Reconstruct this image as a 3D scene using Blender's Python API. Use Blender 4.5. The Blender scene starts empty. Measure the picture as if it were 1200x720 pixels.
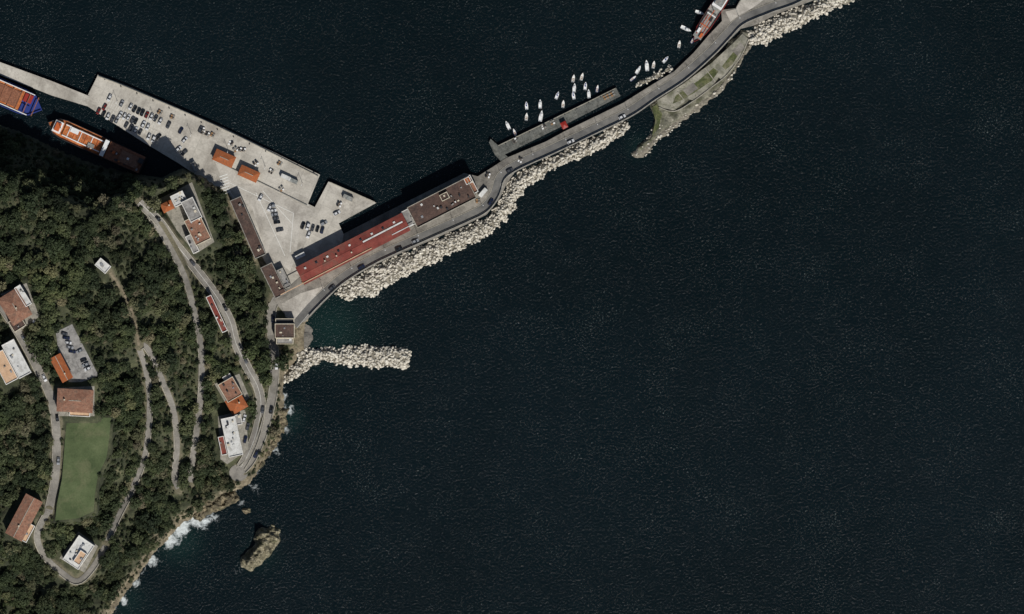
import bpy, math, random
import numpy as np
from mathutils import Vector, Matrix, noise
random.seed(7); np.random.seed(7)
S=0.5
scene=bpy.context.scene
COL=scene.collection
def W(px,py): return ((px-600)*S,(360-py)*S)
def C(r,g,b,k=1.0):
    f=lambda v:((v/255)/12.92 if v/255<=0.04045 else ((v/255+0.055)/1.055)**2.4)*k
    return (f(r),f(g),f(b),1)
def sstep(a,b,x):
    t=np.clip((x-a)/(b-a),0,1); return t*t*(3-2*t)
def seg_dist(px,py,pts,closed=False):
    px=np.asarray(px,float); py=np.asarray(py,float)
    best=np.full(px.shape,1e9); bi=np.zeros(px.shape)
    n=len(pts); rng=range(n if closed else n-1)
    for i in rng:
        ax,ay=pts[i][:2]; bx,by=pts[(i+1)%n][:2]
        dx,dy=bx-ax,by-ay; L=dx*dx+dy*dy+1e-9
        t=np.clip(((px-ax)*dx+(py-ay)*dy)/L,0,1)
        d=np.hypot(px-ax-t*dx,py-ay-t*dy)
        m=d<best; best=np.where(m,d,best); bi=np.where(m,i+t,bi)
    return best,bi
def inside(px,py,pts):
    px=np.asarray(px,float); py=np.asarray(py,float)
    r=np.zeros(px.shape,bool); n=len(pts)
    for i in range(n):
        ax,ay=pts[i][:2]; bx,by=pts[(i+1)%n][:2]
        if ay==by: continue
        c=((ay>py)!=(by>py))&(px<(bx-ax)*(py-ay)/(by-ay)+ax)
        r^=c
    return r
def sdist(px,py,pts):
    d,_=seg_dist(px,py,pts,True); return np.where(inside(px,py,pts),d,-d)
def fbm(x,y,s,seed=0):
    return noise.fractal(Vector((x*s,y*s,seed*7.3)),1.0,2.0,4)
def smooth(pts,step=4.0):
    out=[]; n=len(pts)
    for i in range(n-1):
        p0=pts[max(i-1,0)];p1=pts[i];p2=pts[i+1];p3=pts[min(i+2,n-1)]
        L=math.hypot(p2[0]-p1[0],p2[1]-p1[1]); k=max(1,int(L/step))
        for j in range(k):
            t=j/k
            out.append(tuple(0.5*((2*p1[a])+(-p0[a]+p2[a])*t+(2*p0[a]-5*p1[a]+4*p2[a]-p3[a])*t*t+(-p0[a]+3*p1[a]-3*p2[a]+p3[a])*t**3) for a in range(2)))
    out.append(tuple(pts[-1][:2])); return out

# ------------------------------------------------------------ materials
def newmat(name):
    m=bpy.data.materials.new(name); m.use_nodes=True; nt=m.node_tree
    return m,nt,nt.nodes["Principled BSDF"]
def N(nt,t,**k):
    n=nt.nodes.new(t)
    for a,v in k.items(): setattr(n,a,v)
    return n
def ramp(nt,src,stops):
    r=N(nt,'ShaderNodeValToRGB'); e=r.color_ramp.elements
    while len(e)<len(stops): e.new(0.5)
    for i,(p,c) in enumerate(stops):
        e[i].position=p; e[i].color=c if len(c)==4 else (*c,1)
    nt.links.new(src,r.inputs[0]); return r.outputs[0]
def noi(nt,vec,scale,detail=6,rough=.6,dist=0):
    n=N(nt,'ShaderNodeTexNoise'); n.inputs['Scale'].default_value=scale
    n.inputs['Detail'].default_value=detail; n.inputs['Roughness'].default_value=rough
    n.inputs['Distortion'].default_value=dist
    nt.links.new(vec,n.inputs['Vector']); return n.outputs[0]
def mix(nt,f,a,b,mode='MIX'):
    m=N(nt,'ShaderNodeMix',data_type='RGBA',blend_type=mode)
    for sock,v in ((m.inputs[0],f),(m.inputs[6],a),(m.inputs[7],b)):
        if isinstance(v,(int,float)): sock.default_value=v
        elif isinstance(v,tuple): sock.default_value=v
        else: nt.links.new(v,sock)
    return m.outputs[2]
g3=lambda v:(v,v,v,1)
def surf(name,cols,scale=.15,rough=.9,stain=None,sscale=.04,samt=.6,sthr=(.5,.62),fine=.25,fscale=1.2,bump=.3,joints=None,spec=.3):
    m,nt,b=newmat(name); geo=N(nt,'ShaderNodeNewGeometry'); P=geo.outputs['Position']
    k=len(cols); col=ramp(nt,noi(nt,P,scale,8,.65),[(.32+.36*i/(k-1),c) for i,c in enumerate(cols)])
    if stain:
        f=ramp(nt,noi(nt,P,sscale,8,.7,.6),[(sthr[0],g3(0)),(sthr[1],g3(samt))])
        col=mix(nt,f,col,stain)
    if fine:
        f=ramp(nt,noi(nt,P,fscale,4,.7),[(.3,g3(1-fine)),(.7,g3(1+fine))])
        col=mix(nt,1.0,col,f,'MULTIPLY')
    if joints:
        ang,w,h,jc=joints
        mp=N(nt,'ShaderNodeMapping'); mp.inputs['Rotation'].default_value=(0,0,math.radians(-ang))
        nt.links.new(P,mp.inputs[0])
        br=N(nt,'ShaderNodeTexBrick'); nt.links.new(mp.outputs[0],br.inputs['Vector'])
        br.inputs['Scale'].default_value=1; br.inputs['Brick Width'].default_value=w; br.inputs['Row Height'].default_value=h
        br.inputs['Mortar Size'].default_value=.12; br.offset=0.0 if w==h else .5
        br.inputs['Color1'].default_value=g3(1); br.inputs['Color2'].default_value=g3(.88); br.inputs['Mortar'].default_value=g3(jc)
        col=mix(nt,1.0,col,br.outputs[0],'MULTIPLY')
    nt.links.new(col,b.inputs['Base Color']); b.inputs['Roughness'].default_value=rough
    b.inputs['Specular IOR Level'].default_value=spec
    if bump:
        bp=N(nt,'ShaderNodeBump'); bp.inputs['Strength'].default_value=bump; bp.inputs['Distance'].default_value=.2
        nt.links.new(noi(nt,P,1.5,6,.7),bp.inputs['Height']); nt.links.new(bp.outputs[0],b.inputs['Normal'])
    return m
def flat(name,c,rough=.5,metal=0,spec=.4):
    m,nt,b=newmat(name); geo=N(nt,'ShaderNodeNewGeometry')
    f=ramp(nt,noi(nt,geo.outputs['Position'],1.5,4,.6),[(.3,g3(.85)),(.7,g3(1.1))])
    nt.links.new(mix(nt,1.0,c,f,'MULTIPLY'),b.inputs['Base Color'])
    b.inputs['Roughness'].default_value=rough; b.inputs['Metallic'].default_value=metal; b.inputs['Specular IOR Level'].default_value=spec
    return m

M={}
M['conc']=surf('quay_concrete',[C(153,148,138),C(179,174,163),C(193,188,177)],.06,stain=C(130,124,115),sscale=.05,samt=.6,joints=(-24.2,9,9,.78),fine=.14,fscale=.8)
M['conc2']=surf('yard_concrete',[C(155,150,140),C(177,172,162),C(189,184,174)],.08,stain=C(128,122,114),sscale=.07,samt=.55,joints=(-24.2,6,6,.85),fine=.13,fscale=.9)
M['mole']=surf('mole_concrete',[C(94,91,86),C(122,118,110),C(144,139,130)],.1,stain=C(76,73,68),sscale=.08,samt=.6,fine=.2)
M['jetty']=surf('jetty_concrete',[C(74,76,72),C(98,99,94),C(118,118,110)],.15,stain=C(52,54,50),sscale=.15,samt=.7,fine=.25,joints=(26,7,7,.6))
M['asph']=surf('asphalt',[C(86,86,84),C(102,101,98),C(116,114,109)],.12,stain=C(70,70,69),sscale=.1,samt=.5,fine=.12)
M['hroad']=surf('weathered_asphalt',[C(106,103,97),C(127,123,116),C(143,139,130)],.1,stain=C(88,86,78),sscale=.12,samt=.5,fine=.14)
M['dirt']=surf('dirt',[C(96,88,72),C(122,112,94),C(140,130,110)],.2,stain=C(70,70,50),sscale=.15,samt=.7,fine=.25)
M['yard']=surf('courtyard_paving',[C(116,112,103),C(138,134,124),C(154,150,140)],.2,stain=C(84,84,74),sscale=.2,samt=.6,fine=.2)
M['wallp']=surf('pale_stone_wall',[C(134,130,118),C(164,159,146)],.3,fine=.25,bump=.5)
M['wallg']=surf('grey_parapet',[C(118,116,110),C(146,143,134)],.3,fine=.25)
M['stucco']=surf('cream_stucco',[C(176,166,146),C(196,188,168)],.3,fine=.1)
M['stuccow']=surf('white_stucco',[C(196,194,188),C(212,210,204)],.3,fine=.08)
M['stuccop']=surf('pink_stucco',[C(168,126,104),C(188,146,122)],.3,fine=.1)
M['redroof']=surf('red_membrane_roof',[C(98,46,40),C(122,60,52),C(138,76,64)],.12,stain=C(96,72,62),sscale=.12,samt=.75,fine=.15,joints=(27.3,7.5,4.8,.82))
M['brownroof']=surf('brown_flat_roof',[C(60,49,45),C(80,63,56),C(96,79,70)],.15,stain=C(50,45,43),sscale=.15,samt=.7,fine=.22)
M['tile']=surf('terracotta_tiles',[C(120,62,40),C(156,84,54),C(176,106,72)],.5,stain=C(92,66,52),sscale=.4,samt=.6,fine=.25,fscale=2)
M['tile2']=surf('weathered_tiles',[C(104,74,60),C(132,96,78),C(150,115,94)],.4,stain=C(84,74,66),sscale=.4,samt=.6,fine=.25,fscale=2)
M['orange']=surf('orange_tiles',[C(136,76,42),C(162,94,56)],.4,stain=C(112,74,52),sscale=.4,samt=.6,fine=.2,fscale=2)
M['whiteroof']=surf('white_roof',[C(176,176,172),C(204,204,200)],.25,stain=C(140,138,132),sscale=.3,samt=.6,fine=.1)
M['greyroof']=surf('grey_roof',[C(108,106,104),C(138,136,132),C(154,152,148)],.25,stain=C(84,82,80),sscale=.3,samt=.6,fine=.15)
M['peach']=surf('peach_terrace',[C(178,146,116),C(198,168,138)],.25,stain=C(150,128,108),sscale=.3,samt=.5,fine=.15)
M['dark']=flat('dark_metal',C(40,40,42),.5); M['glass']=flat('window_glass',(.02,.025,.03,1),.12,spec=.6)
M['frame']=flat('window_frame',C(190,188,180),.5); M['door']=flat('painted_door',C(84,62,44),.5)
M['tyre']=flat('tyre_rubber',(.02,.02,.02,1),.8); M['metal']=flat('galvanised_metal',C(150,152,154),.4,.4)
M['paint']=flat('road_paint',C(210,210,204),.7)
M['white']=flat('white_gelcoat',C(215,216,214),.35); M['blue']=flat('blue_paint',C(34,52,120),.45)
M['redp']=flat('red_paint',C(140,38,28),.5); M['orp']=flat('orange_paint',C(176,86,36),.55); M['teak']=flat('teak_deck',C(140,110,78),.7)
M['shiporange']=surf('rusty_orange_deck',[C(128,72,38),C(172,100,56),C(192,128,80)],.4,stain=C(110,74,54),sscale=.3,samt=.7,fine=.25)
M['shipbrown']=surf('rusty_brown_deck',[C(104,66,52),C(132,88,66),C(150,104,80)],.3,stain=C(84,58,50),sscale=.3,samt=.6,fine=.25)
M['shipgrey']=surf('grey_deck_paint',[C(96,100,98),C(130,132,128),C(160,160,154)],.4,stain=C(96,72,58),sscale=.4,samt=.7,fine=.25)
M['hullred']=flat('antifouling_red',C(120,40,32),.6)
M['boulder']=surf('limestone_boulder',[C(148,141,128),C(192,186,172),C(218,213,200)],.5,fine=.15,fscale=2,bump=.4)
M['mound']=surf('rubble_core',[C(92,88,78),C(140,134,120)],.5,fine=.3)
M['darkrock']=surf('shore_rock',[C(52,48,40),C(96,88,70),C(150,138,112)],.35,stain=C(60,62,44),sscale=.25,samt=.7,fine=.35,fscale=1.2,bump=1)
M['islandrock']=surf('island_rock',[C(66,62,50),C(112,106,86),C(160,152,130)],.3,stain=C(66,68,44),sscale=.2,samt=.8,fine=.3,fscale=1.2,bump=1)
M['platform']=surf('mossy_rubble',[C(68,68,58),C(108,106,92),C(142,138,124)],.2,stain=C(66,68,46),sscale=.12,samt=.75,fine=.3,fscale=1,bump=.7)
M['pconc']=surf('old_platform_concrete',[C(104,103,93),C(136,133,120),C(158,154,141)],.15,stain=C(80,82,60),sscale=.14,samt=.7,sthr=(.5,.62),fine=.25,fscale=1)
M['scrub']=surf('scrub_grass',[C(54,60,34),C(74,80,48),C(98,98,66)],.25,stain=C(116,112,92),sscale=.2,samt=.7,fine=.35,fscale=1)
M['lawn']=surf('lawn_grass',[C(62,74,46),C(75,87,56),C(90,100,68)],.09,stain=C(100,102,74),sscale=.05,samt=.6,fine=.16,fscale=1.0)
M['bark']=surf('bark',[C(60,48,36),C(84,68,52)],2,fine=.2)

# foliage
def leafmat(name,stops):
    m,nt,b=newmat(name); oi=N(nt,'ShaderNodeObjectInfo'); geo=N(nt,'ShaderNodeNewGeometry')
    col=ramp(nt,oi.outputs['Random'],stops)
    f=ramp(nt,noi(nt,geo.outputs['Position'],.9,4,.7),[(.3,g3(.5)),(.7,g3(1.5))])
    col=mix(nt,1.0,col,f,'MULTIPLY')
    f2=ramp(nt,noi(nt,geo.outputs['Position'],.028,5,.65),[(.35,g3(.62)),(.5,g3(1)),(.66,(1.5,1.45,1.3,1))])
    col=mix(nt,1.0,col,f2,'MULTIPLY')
    nt.links.new(col,b.inputs['Base Color']); b.inputs['Roughness'].default_value=.75; b.inputs['Specular IOR Level'].default_value=.2
    return m
M['leaf']=leafmat('foliage',[(0,(.018,.027,.013,1)),(.3,(.030,.042,.019,1)),(.6,(.044,.058,.026,1)),(.82,(.066,.079,.036,1)),(.93,(.10,.102,.053,1)),(1,(.13,.115,.075,1))])

# ------------------------------------------------------------ mesh batch
class MB:
    def __init__(s): s.v=[];s.f=[];s.m=[];s.mats=[]
    def mi(s,mat):
        mat=M[mat] if isinstance(mat,str) else mat
        if mat not in s.mats: s.mats.append(mat)
        return s.mats.index(mat)
    def add(s,vs,fs,mat):
        o=len(s.v); s.v+=[tuple(v) for v in vs]; k=s.mi(mat)
        for f in fs: s.f.append(tuple(i+o for i in f)); s.m.append(k)
    def box(s,cx,cy,z0,sx,sy,h,mat,rot=0,taper=1.0):
        c,d=math.cos(rot),math.sin(rot); vs=[]
        for z,t in ((z0,1),(z0+h,taper)):
            for a,b in ((-1,-1),(1,-1),(1,1),(-1,1)):
                x,y=a*sx/2*t,b*sy/2*t; vs.append((cx+x*c-y*d,cy+x*d+y*c,z))
        s.add(vs,[(3,2,1,0),(4,5,6,7),(0,1,5,4),(1,2,6,5),(2,3,7,6),(3,0,4,7)],mat)
    def prism(s,pts,z0,z1,mat,matside=None):
        a=sum(pts[i][0]*pts[(i+1)%len(pts)][1]-pts[(i+1)%len(pts)][0]*pts[i][1] for i in range(len(pts)))
        if a<0: pts=pts[::-1]
        n=len(pts); s.add([(p[0],p[1],z1) for p in pts],[tuple(range(n))],mat)
        vs=[(p[0],p[1],z0) for p in pts]+[(p[0],p[1],z1) for p in pts]
        s.add(vs,[(i,(i+1)%n,n+(i+1)%n,n+i) for i in range(n)],matside or mat)
    def cyl(s,cx,cy,z0,r,h,mat,n=10,axis='z',r2=None):
        r2=r if r2 is None else r2; vs=[]
        for k,rr in ((0,r),(1,r2)):
            for i in range(n):
                a=2*math.pi*i/n; p=(rr*math.cos(a),rr*math.sin(a),k*h)
                if axis=='y': p=(p[0],p[2],p[1])
                if axis=='x': p=(p[2],p[0],p[1])
                vs.append((cx+p[0],cy+p[1],z0+p[2]))
        s.add(vs,[tuple(range(n)),tuple(range(n,2*n))]+[(i,(i+1)%n,n+(i+1)%n,n+i) for i in range(n)],mat)
    def mesh(s,name):
        me=bpy.data.meshes.new(name); me.from_pydata(s.v,[],s.f)
        for m in s.mats: me.materials.append(m)
        me.polygons.foreach_set('material_index',s.m)
        me.update(); return me
    def obj(s,name,parent=None):
        o=bpy.data.objects.new(name,s.mesh(name)); COL.objects.link(o)
        if parent: o.parent=parent
        return o
def empty(name,loc,rot=0):
    e=bpy.data.objects.new(name,None); e.location=loc; e.rotation_euler[2]=rot; e.empty_display_size=1; COL.objects.link(e); return e
def place(me,name,px,py,z,ang):
    o=bpy.data.objects.new(name,me); x,y=W(px,py); o.location=(x,y,z); o.rotation_euler[2]=math.radians(ang); COL.objects.link(o); return o
def slab(name,pts,z0,z1,mat,matside=None):
    b=MB(); b.prism([W(*p) for p in pts],z0,z1,mat,matside); return b.obj(name)

# ------------------------------------------------------------ terrain
LAND=[(-900,40),(-60,118),(0,146),(30,156),(60,172),(110,192),(160,204),(190,208),(215,196),(240,205),(270,225),(310,300),(345,350),(362,374),(352,386),(356,405),(345,425),(332,445),(333,480),(330,505),(316,532),(298,560),(280,574),(262,585),(238,602),(216,612),(198,630),(180,650),(160,680),(140,705),(125,730),(100,800),(50,900),(-200,1100),(-900,1200)]
CT=[(-300,200,44),(-100,190,44),(20,205,42),(60,225,42),(110,240,40),(150,232,36),(180,228,40),(200,222,33),(212,256,15),(240,250,7),(240,290,9),(275,280,4),(310,330,3),(335,385,3.2),(258,350,11),(280,420,10),(275,465,11),(270,510,11),(310,470,6),(300,520,5),(225,370,19),(236,430,19),(230,500,18),(212,560,14),(245,560,7),(180,430,28),(190,500,26),(150,400,34),(160,320,34),(120,310,39),(60,350,41),(20,350,42),(90,420,40),(20,430,42),(90,470,40),(100,540,38),(60,600,35),(30,610,35),(90,650,26),(125,640,21),(150,600,18),(180,600,11),(135,680,9),(40,690,24),(0,700,26),(-200,500,55),(-400,700,60),(-500,400,60)]
xs=np.concatenate([np.arange(-900,-20,20),np.arange(-20,386,2)]).astype(float)
ys=np.concatenate([np.arange(0,90,15),np.arange(90,760,2),np.arange(760,1240,20)]).astype(float)
GX,GY=np.meshgrid(xs,ys)
def base_h(x,y):
    num=np.zeros(x.shape);den=np.zeros(x.shape)
    for cx,cy,cz in CT:
        w=1/((x-cx)**2+(y-cy)**2+60)**1.6; num+=w*cz; den+=w
    return num/den
D=sdist(GX,GY,LAND)
B=base_h(GX,GY)
wd=np.where((GY<260)&(GX<200),14+38*sstep(175,105,GX),16)
tt=np.clip(D/wd,0,1); prof=np.where((GY<260)&(GX<200),tt**1.7,sstep(.05,1,tt))
H=np.where(D>0,1.2*sstep(0,3,D)+(B-1.2)*prof,-0.6+D*.12); H=np.maximum(H,-7)
NZ=np.array([[fbm(x,y,.035,1) for x in xs] for y in ys]); NF=np.array([[fbm(x,y,.16,2) for x in xs] for y in ys])
H+=np.where(D>0,NZ*1.8*sstep(2,40,D)+NF*(.6+1.3*sstep(40,4,D)),0)
def samp(A,px,py):
    px=np.atleast_1d(np.asarray(px,float)); py=np.atleast_1d(np.asarray(py,float))
    i=np.clip(np.searchsorted(xs,px)-1,0,len(xs)-2); j=np.clip(np.searchsorted(ys,py)-1,0,len(ys)-2)
    u=np.clip((px-xs[i])/(xs[i+1]-xs[i]),0,1); v=np.clip((py-ys[j])/(ys[j+1]-ys[j]),0,1)
    return A[j,i]*(1-u)*(1-v)+A[j,i+1]*u*(1-v)+A[j+1,i]*(1-u)*v+A[j+1,i+1]*u*v
LAWN=[(82,486),(108,488),(133,489),(131,512),(128,535),(118,556),(114,580),(113,598),(95,606),(68,609),(70,590),(76,560),(79,520)]
PARK=[(69,389),(88,380),(119,440),(94,449),(84,447),(72,412)]
PADS={'lawn':LAWN,'park':PARK,
 'a':[(186,232),(228,212),(256,286),(228,302),(205,272)],
 'b':[(0,344),(36,330),(52,372),(28,388)],'c':[(-8,408),(24,394),(46,440),(10,462)],
 'e':[(68,452),(116,450),(116,488),(70,488)],'f':[(8,606),(36,572),(54,582),(40,640),(12,628)],
 'g':[(68,652),(94,618),(120,638),(102,672),(84,676)],
 'j':[(250,448),(282,436),(296,468),(272,488),(258,480)],'k':[(252,486),(290,478),(294,528),(266,546),(256,540)],
 'i':[(238,344),(250,340),(272,388),(262,396)],'h':[(108,306),(126,298),(138,318),(124,328)],
 'turn':[(270,545),(282,540),(292,548),(288,562),(274,566),(266,556)],
 'mn':[(262,222),(285,226),(346,350),(352,380),(352,408),(318,408),(316,352),(300,312)]}
PZ={}
for k,p in PADS.items():
    cx=sum(q[0] for q in p)/len(p); cy=sum(q[1] for q in p)/len(p)
    z=float(samp(H,cx,cy)[0])
    if k=='mn': z=2.0
    PZ[k]=z; sd=sdist(GX,GY,p); f=sstep(-7,-2.5,sd); H=H*(1-f)+z*f
ROADS=[('coastal_road',9,[(166,238),(188,260),(205,284),(222,305),(240,328),(256,350),(270,376),(277,402),(290,430),(303,455),(306,480),(300,510),(290,535),(279,553)],'hroad'),
 ('seafront_road',9,[(324,350),(319,362),(318,385),(322,420),(321,455),(315,485),(306,515),(294,540),(280,555)],'hroad'),
 ('hill_road',6,[(172,246),(188,268),(205,298),(218,325),(228,360),(236,400),(238,440),(234,490),(228,530),(224,565)],'hroad'),
 ('zigzag_road',6,[(125,640),(140,605),(155,575),(172,530),(177,470),(172,430),(165,407),(171,404),(181,418),(192,445),(205,480),(209,520),(206,560),(210,572)],'hroad'),
 ('village_road',9,[(-14,335),(10,365),(32,400),(50,435),(65,470),(70,510),(68,560),(60,600)],'hroad'),
 ('village_lane',6.5,[(60,598),(47,625),(55,650),(75,670),(93,680),(110,665),(125,640)],'hroad'),
 ('footpath',3,[(132,320),(148,345),(160,375),(165,405)],'dirt')]
RD=[]
rd_all=np.full(GX.shape,1e9)
for nm,w,pts,mt in ROADS:
    sp=smooth(pts,4); z=samp(H,[p[0] for p in sp],[p[1] for p in sp])
    k=9; zz=np.convolve(np.pad(z,k//2,mode='edge'),np.ones(k)/k,'valid'); RD.append((nm,w,sp,zz,mt))
    d,bi=seg_dist(GX,GY,sp); rz=np.interp(bi,np.arange(len(zz)),zz)
    f=sstep(w/2+6,w/2+1.5,d); H=H*(1-f)+rz*f
    rd_all=np.minimum(rd_all,d-w/2)
nx,ny=len(xs),len(ys)
v=np.stack([(GX-600)*S,(360-GY)*S,H],-1).reshape(-1,3)
idx=np.arange(nx*ny).reshape(ny,nx)
q=np.stack([idx[:-1,:-1],idx[1:,:-1],idx[1:,1:],idx[:-1,1:]],-1).reshape(-1,4)
me=bpy.data.meshes.new('hillside_terrain'); me.from_pydata(v.tolist(),[],q.tolist())
me.polygons.foreach_set('use_smooth',[True]*len(me.polygons))
rock=np.clip(sstep(16,5,D+NF*8)*np.where(GX>100,1,.5),0,1)*np.where((GY<230)&(GX<230),.25,1)
a=me.attributes.new('rock','FLOAT','POINT'); a.data.foreach_set('value',rock.reshape(-1))
edge=sstep(5,1,rd_all+NF*3)
a=me.attributes.new('verge','FLOAT','POINT'); a.data.foreach_set('value',edge.reshape(-1))
m,nt,b=newmat('hillside_ground'); geo=N(nt,'ShaderNodeNewGeometry'); P=geo.outputs['Position']
col=ramp(nt,noi(nt,P,.09,8,.7),[(.3,C(38,42,28)),(.5,C(58,62,42)),(.62,C(82,84,60)),(.75,C(112,104,80))])
rc=ramp(nt,noi(nt,P,.3,8,.7),[(.3,C(70,64,52)),(.5,C(116,106,86)),(.7,C(158,148,126))])
at=N(nt,'ShaderNodeAttribute',attribute_name='rock'); at2=N(nt,'ShaderNodeAttribute',attribute_name='verge')
col=mix(nt,at2.outputs['Fac'],col,C(102,97,78)); col=mix(nt,at.outputs['Fac'],col,rc)
f=ramp(nt,noi(nt,P,1.1,5,.7),[(.3,g3(.65)),(.7,g3(1.3))]); col=mix(nt,1.0,col,f,'MULTIPLY')
nt.links.new(col,b.inputs['Base Color']); b.inputs['Roughness'].default_value=.95
bp=N(nt,'ShaderNodeBump'); bp.inputs['Strength'].default_value=.8; bp.inputs['Distance'].default_value=.5
nt.links.new(noi(nt,P,.8,8,.7),bp.inputs['Height']); nt.links.new(bp.outputs[0],b.inputs['Normal'])
me.materials.append(m); COL.objects.link(bpy.data.objects.new('hillside_terrain',me))

def ribbon(name,sp,w,z,mat,thick=.0,offs=0.0,parent=None,dz=0.0):
    n=len(sp); vs=[];fs=[]
    for i,p in enumerate(sp):
        a=sp[max(i-1,0)];c=sp[min(i+1,n-1)]
        dx,dy=c[0]-a[0],c[1]-a[1]; L=math.hypot(dx,dy)+1e-9; nx_,ny_=-dy/L,dx/L
        for s in (-1,1):
            o=offs+s*w/2; x,y=W(p[0]+nx_*o,p[1]+ny_*o); zz=z[i] if hasattr(z,'__len__') else z
            vs.append((x,y,zz+dz)); vs.append((x,y,zz+dz-max(thick,.3)))
    for i in range(n-1):
        a=i*4;b_=a+4
        fs+=[(a,a+2,b_+2,b_),(a+1,a,b_,b_+1),(a+2,a+3,b_+3,b_+2)]
    fs+=[(0,1,3,2),(n*4-4,n*4-2,n*4-1,n*4-3)]
    b=MB(); b.add(vs,fs,mat); return b.obj(name,parent)
for nm,w,sp,zz,mt in RD:
    ribbon(nm,sp,w,zz,mt,.5,dz=.22)
    if nm!='footpath':
        for s in (-1,1):
            if nm in('coastal_road','seafront_road') or s==1:
                ribbon('stone_wall',sp[2:-2],.9,zz[2:-2],'wallp',1.6,offs=s*(w/2+.6),dz=.9)
ribbon('centre_line',RD[0][2],.3,RD[0][3],'paint',.02,dz=.235)
slab('lawn',LAWN,PZ['lawn']-1,PZ['lawn']+.12,'lawn')
slab('car_park',PARK,PZ['park']-1,PZ['park']+.15,'greyroof')
slab('courtyard',[(187,234),(226,214),(252,284),(230,298),(208,270)],PZ['a']-1,PZ['a']+.1,'yard')
slab('courtyard',[(256,488),(288,480),(292,526),(267,544),(259,538)],PZ['k']-1,PZ['k']+.1,'yard')
slab('courtyard',[(252,450),(281,438),(293,466),(272,485)],PZ['j']-1,PZ['j']+.1,'yard')
slab('courtyard',[(2,346),(35,332),(50,371),(30,386)],PZ['b']-1,PZ['b']+.1,'yard')
slab('courtyard',[(70,454),(114,452),(114,487),(72,487)],PZ['e']-1,PZ['e']+.1,'yard')
slab('courtyard',[(72,653),(94,622),(117,639),(101,670)],PZ['g']-1,PZ['g']+.1,'yard')
slab('turning_circle',[(280+11*math.cos(t*.4),554+10*math.sin(t*.4)) for t in range(16)],PZ['turn']-1,PZ['turn']+.3,'hroad')

# ------------------------------------------------------------ quays
QUAY=[(103,112),(115,88),(152,102),(262,150),(375,205),(361,239),(369,243),(385,213),(441,238),(397,262),(403,275),(400,290),(350,328),(356,345),(345,354),(310,306),(268,226),(240,212),(210,192),(165,165),(103,125)]
slab('harbour_quay',QUAY,-5,2.2,'conc','mole')
slab('loading_yard',[(252,190),(266,196),(366,246),(372,252),(352,262),(347,300),(340,318),(312,296),(296,246),(262,214)],1.5,2.24,'conc2')
slab('quay_apron',[(250,147),(262,152),(373,206),(358,240),(248,186)],1.5,2.26,'conc')
slab('breakwater_arm',[(-200,-5),(-200,12),(0,88),(60,112),(103,125),(105,113),(60,95),(0,73)],-5,2.6,'conc','mole')
MOLE=[(400,290),(403,274),(468,241),(544,203),(560,207),(582,193),(592,186),(640,166),(662,154),(730,121),(765,99),(790,84),(813,62),(830,42),(846,25),(845,12),(862,10),(872,-8),(880,-60),(990,-70),(955,0),(912,16),(884,30),(868,34),(850,52),(832,70),(800,97),(765,120),(737,139),(690,160),(650,180),(604,201),(594,215),(586,232),(570,252),(545,264),(500,284),(440,310),(402,332),(380,354),(358,377),(345,381),(320,352),(350,326)]
slab('harbour_mole',MOLE,-5,2.32,'mole')
mr=smooth([(345,382),(362,362),(382,342),(402,325),(440,302),(500,275),(545,255),(568,243),(580,226),(586,208),(604,194),(650,173),(692,153),(737,131),(765,112),(800,89),(832,61),(850,42),(868,24),(900,10),(940,-6),(975,-40)],5)
ribbon('mole_road',mr,9,2.40,'asph',.2)
ribbon('parapet_wall',mr[4:],1.3,4.0,'wallg',1.7,offs=6.2)
ribbon('kerb',mr[8:],.5,2.55,'wallp',.3,offs=-5.0)
ribbon('edge_line',mr,.3,2.412,'paint',.02,offs=4.0)
slab('square',[(330,356),(352,344),(378,336),(386,338),(362,358),(347,376),(335,372)],1.9,2.36,'conc2')
slab('inner_jetty',[(582,171),(650,138),(722,103),(727,113),(688,133),(655,150),(588,183)],-5,1.9,'jetty')
slab('jetty_root',[(583,170),(575,163),(573,167),(580,182),(590,192),(600,188),(590,180)],-5,2.05,'jetty')
ribbon('jetty_kerb',smooth([(584,171),(650,139),(721,104)],10),.8,2.3,'wallp',.5)
b=MB(); b.cyl(0,0,0,.25,.45,'dark',10); b.cyl(0,0,.45,.38,.2,'dark',10); bol=b.mesh('bollard')
for t in np.linspace(.02,.98,14):
    place(bol,'bollard',118+t*255,91+t*114,2.26,0)
for t in np.linspace(.05,.98,10): place(bol,'bollard',586+t*134,172.5-t*67,1.9,0)

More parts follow.
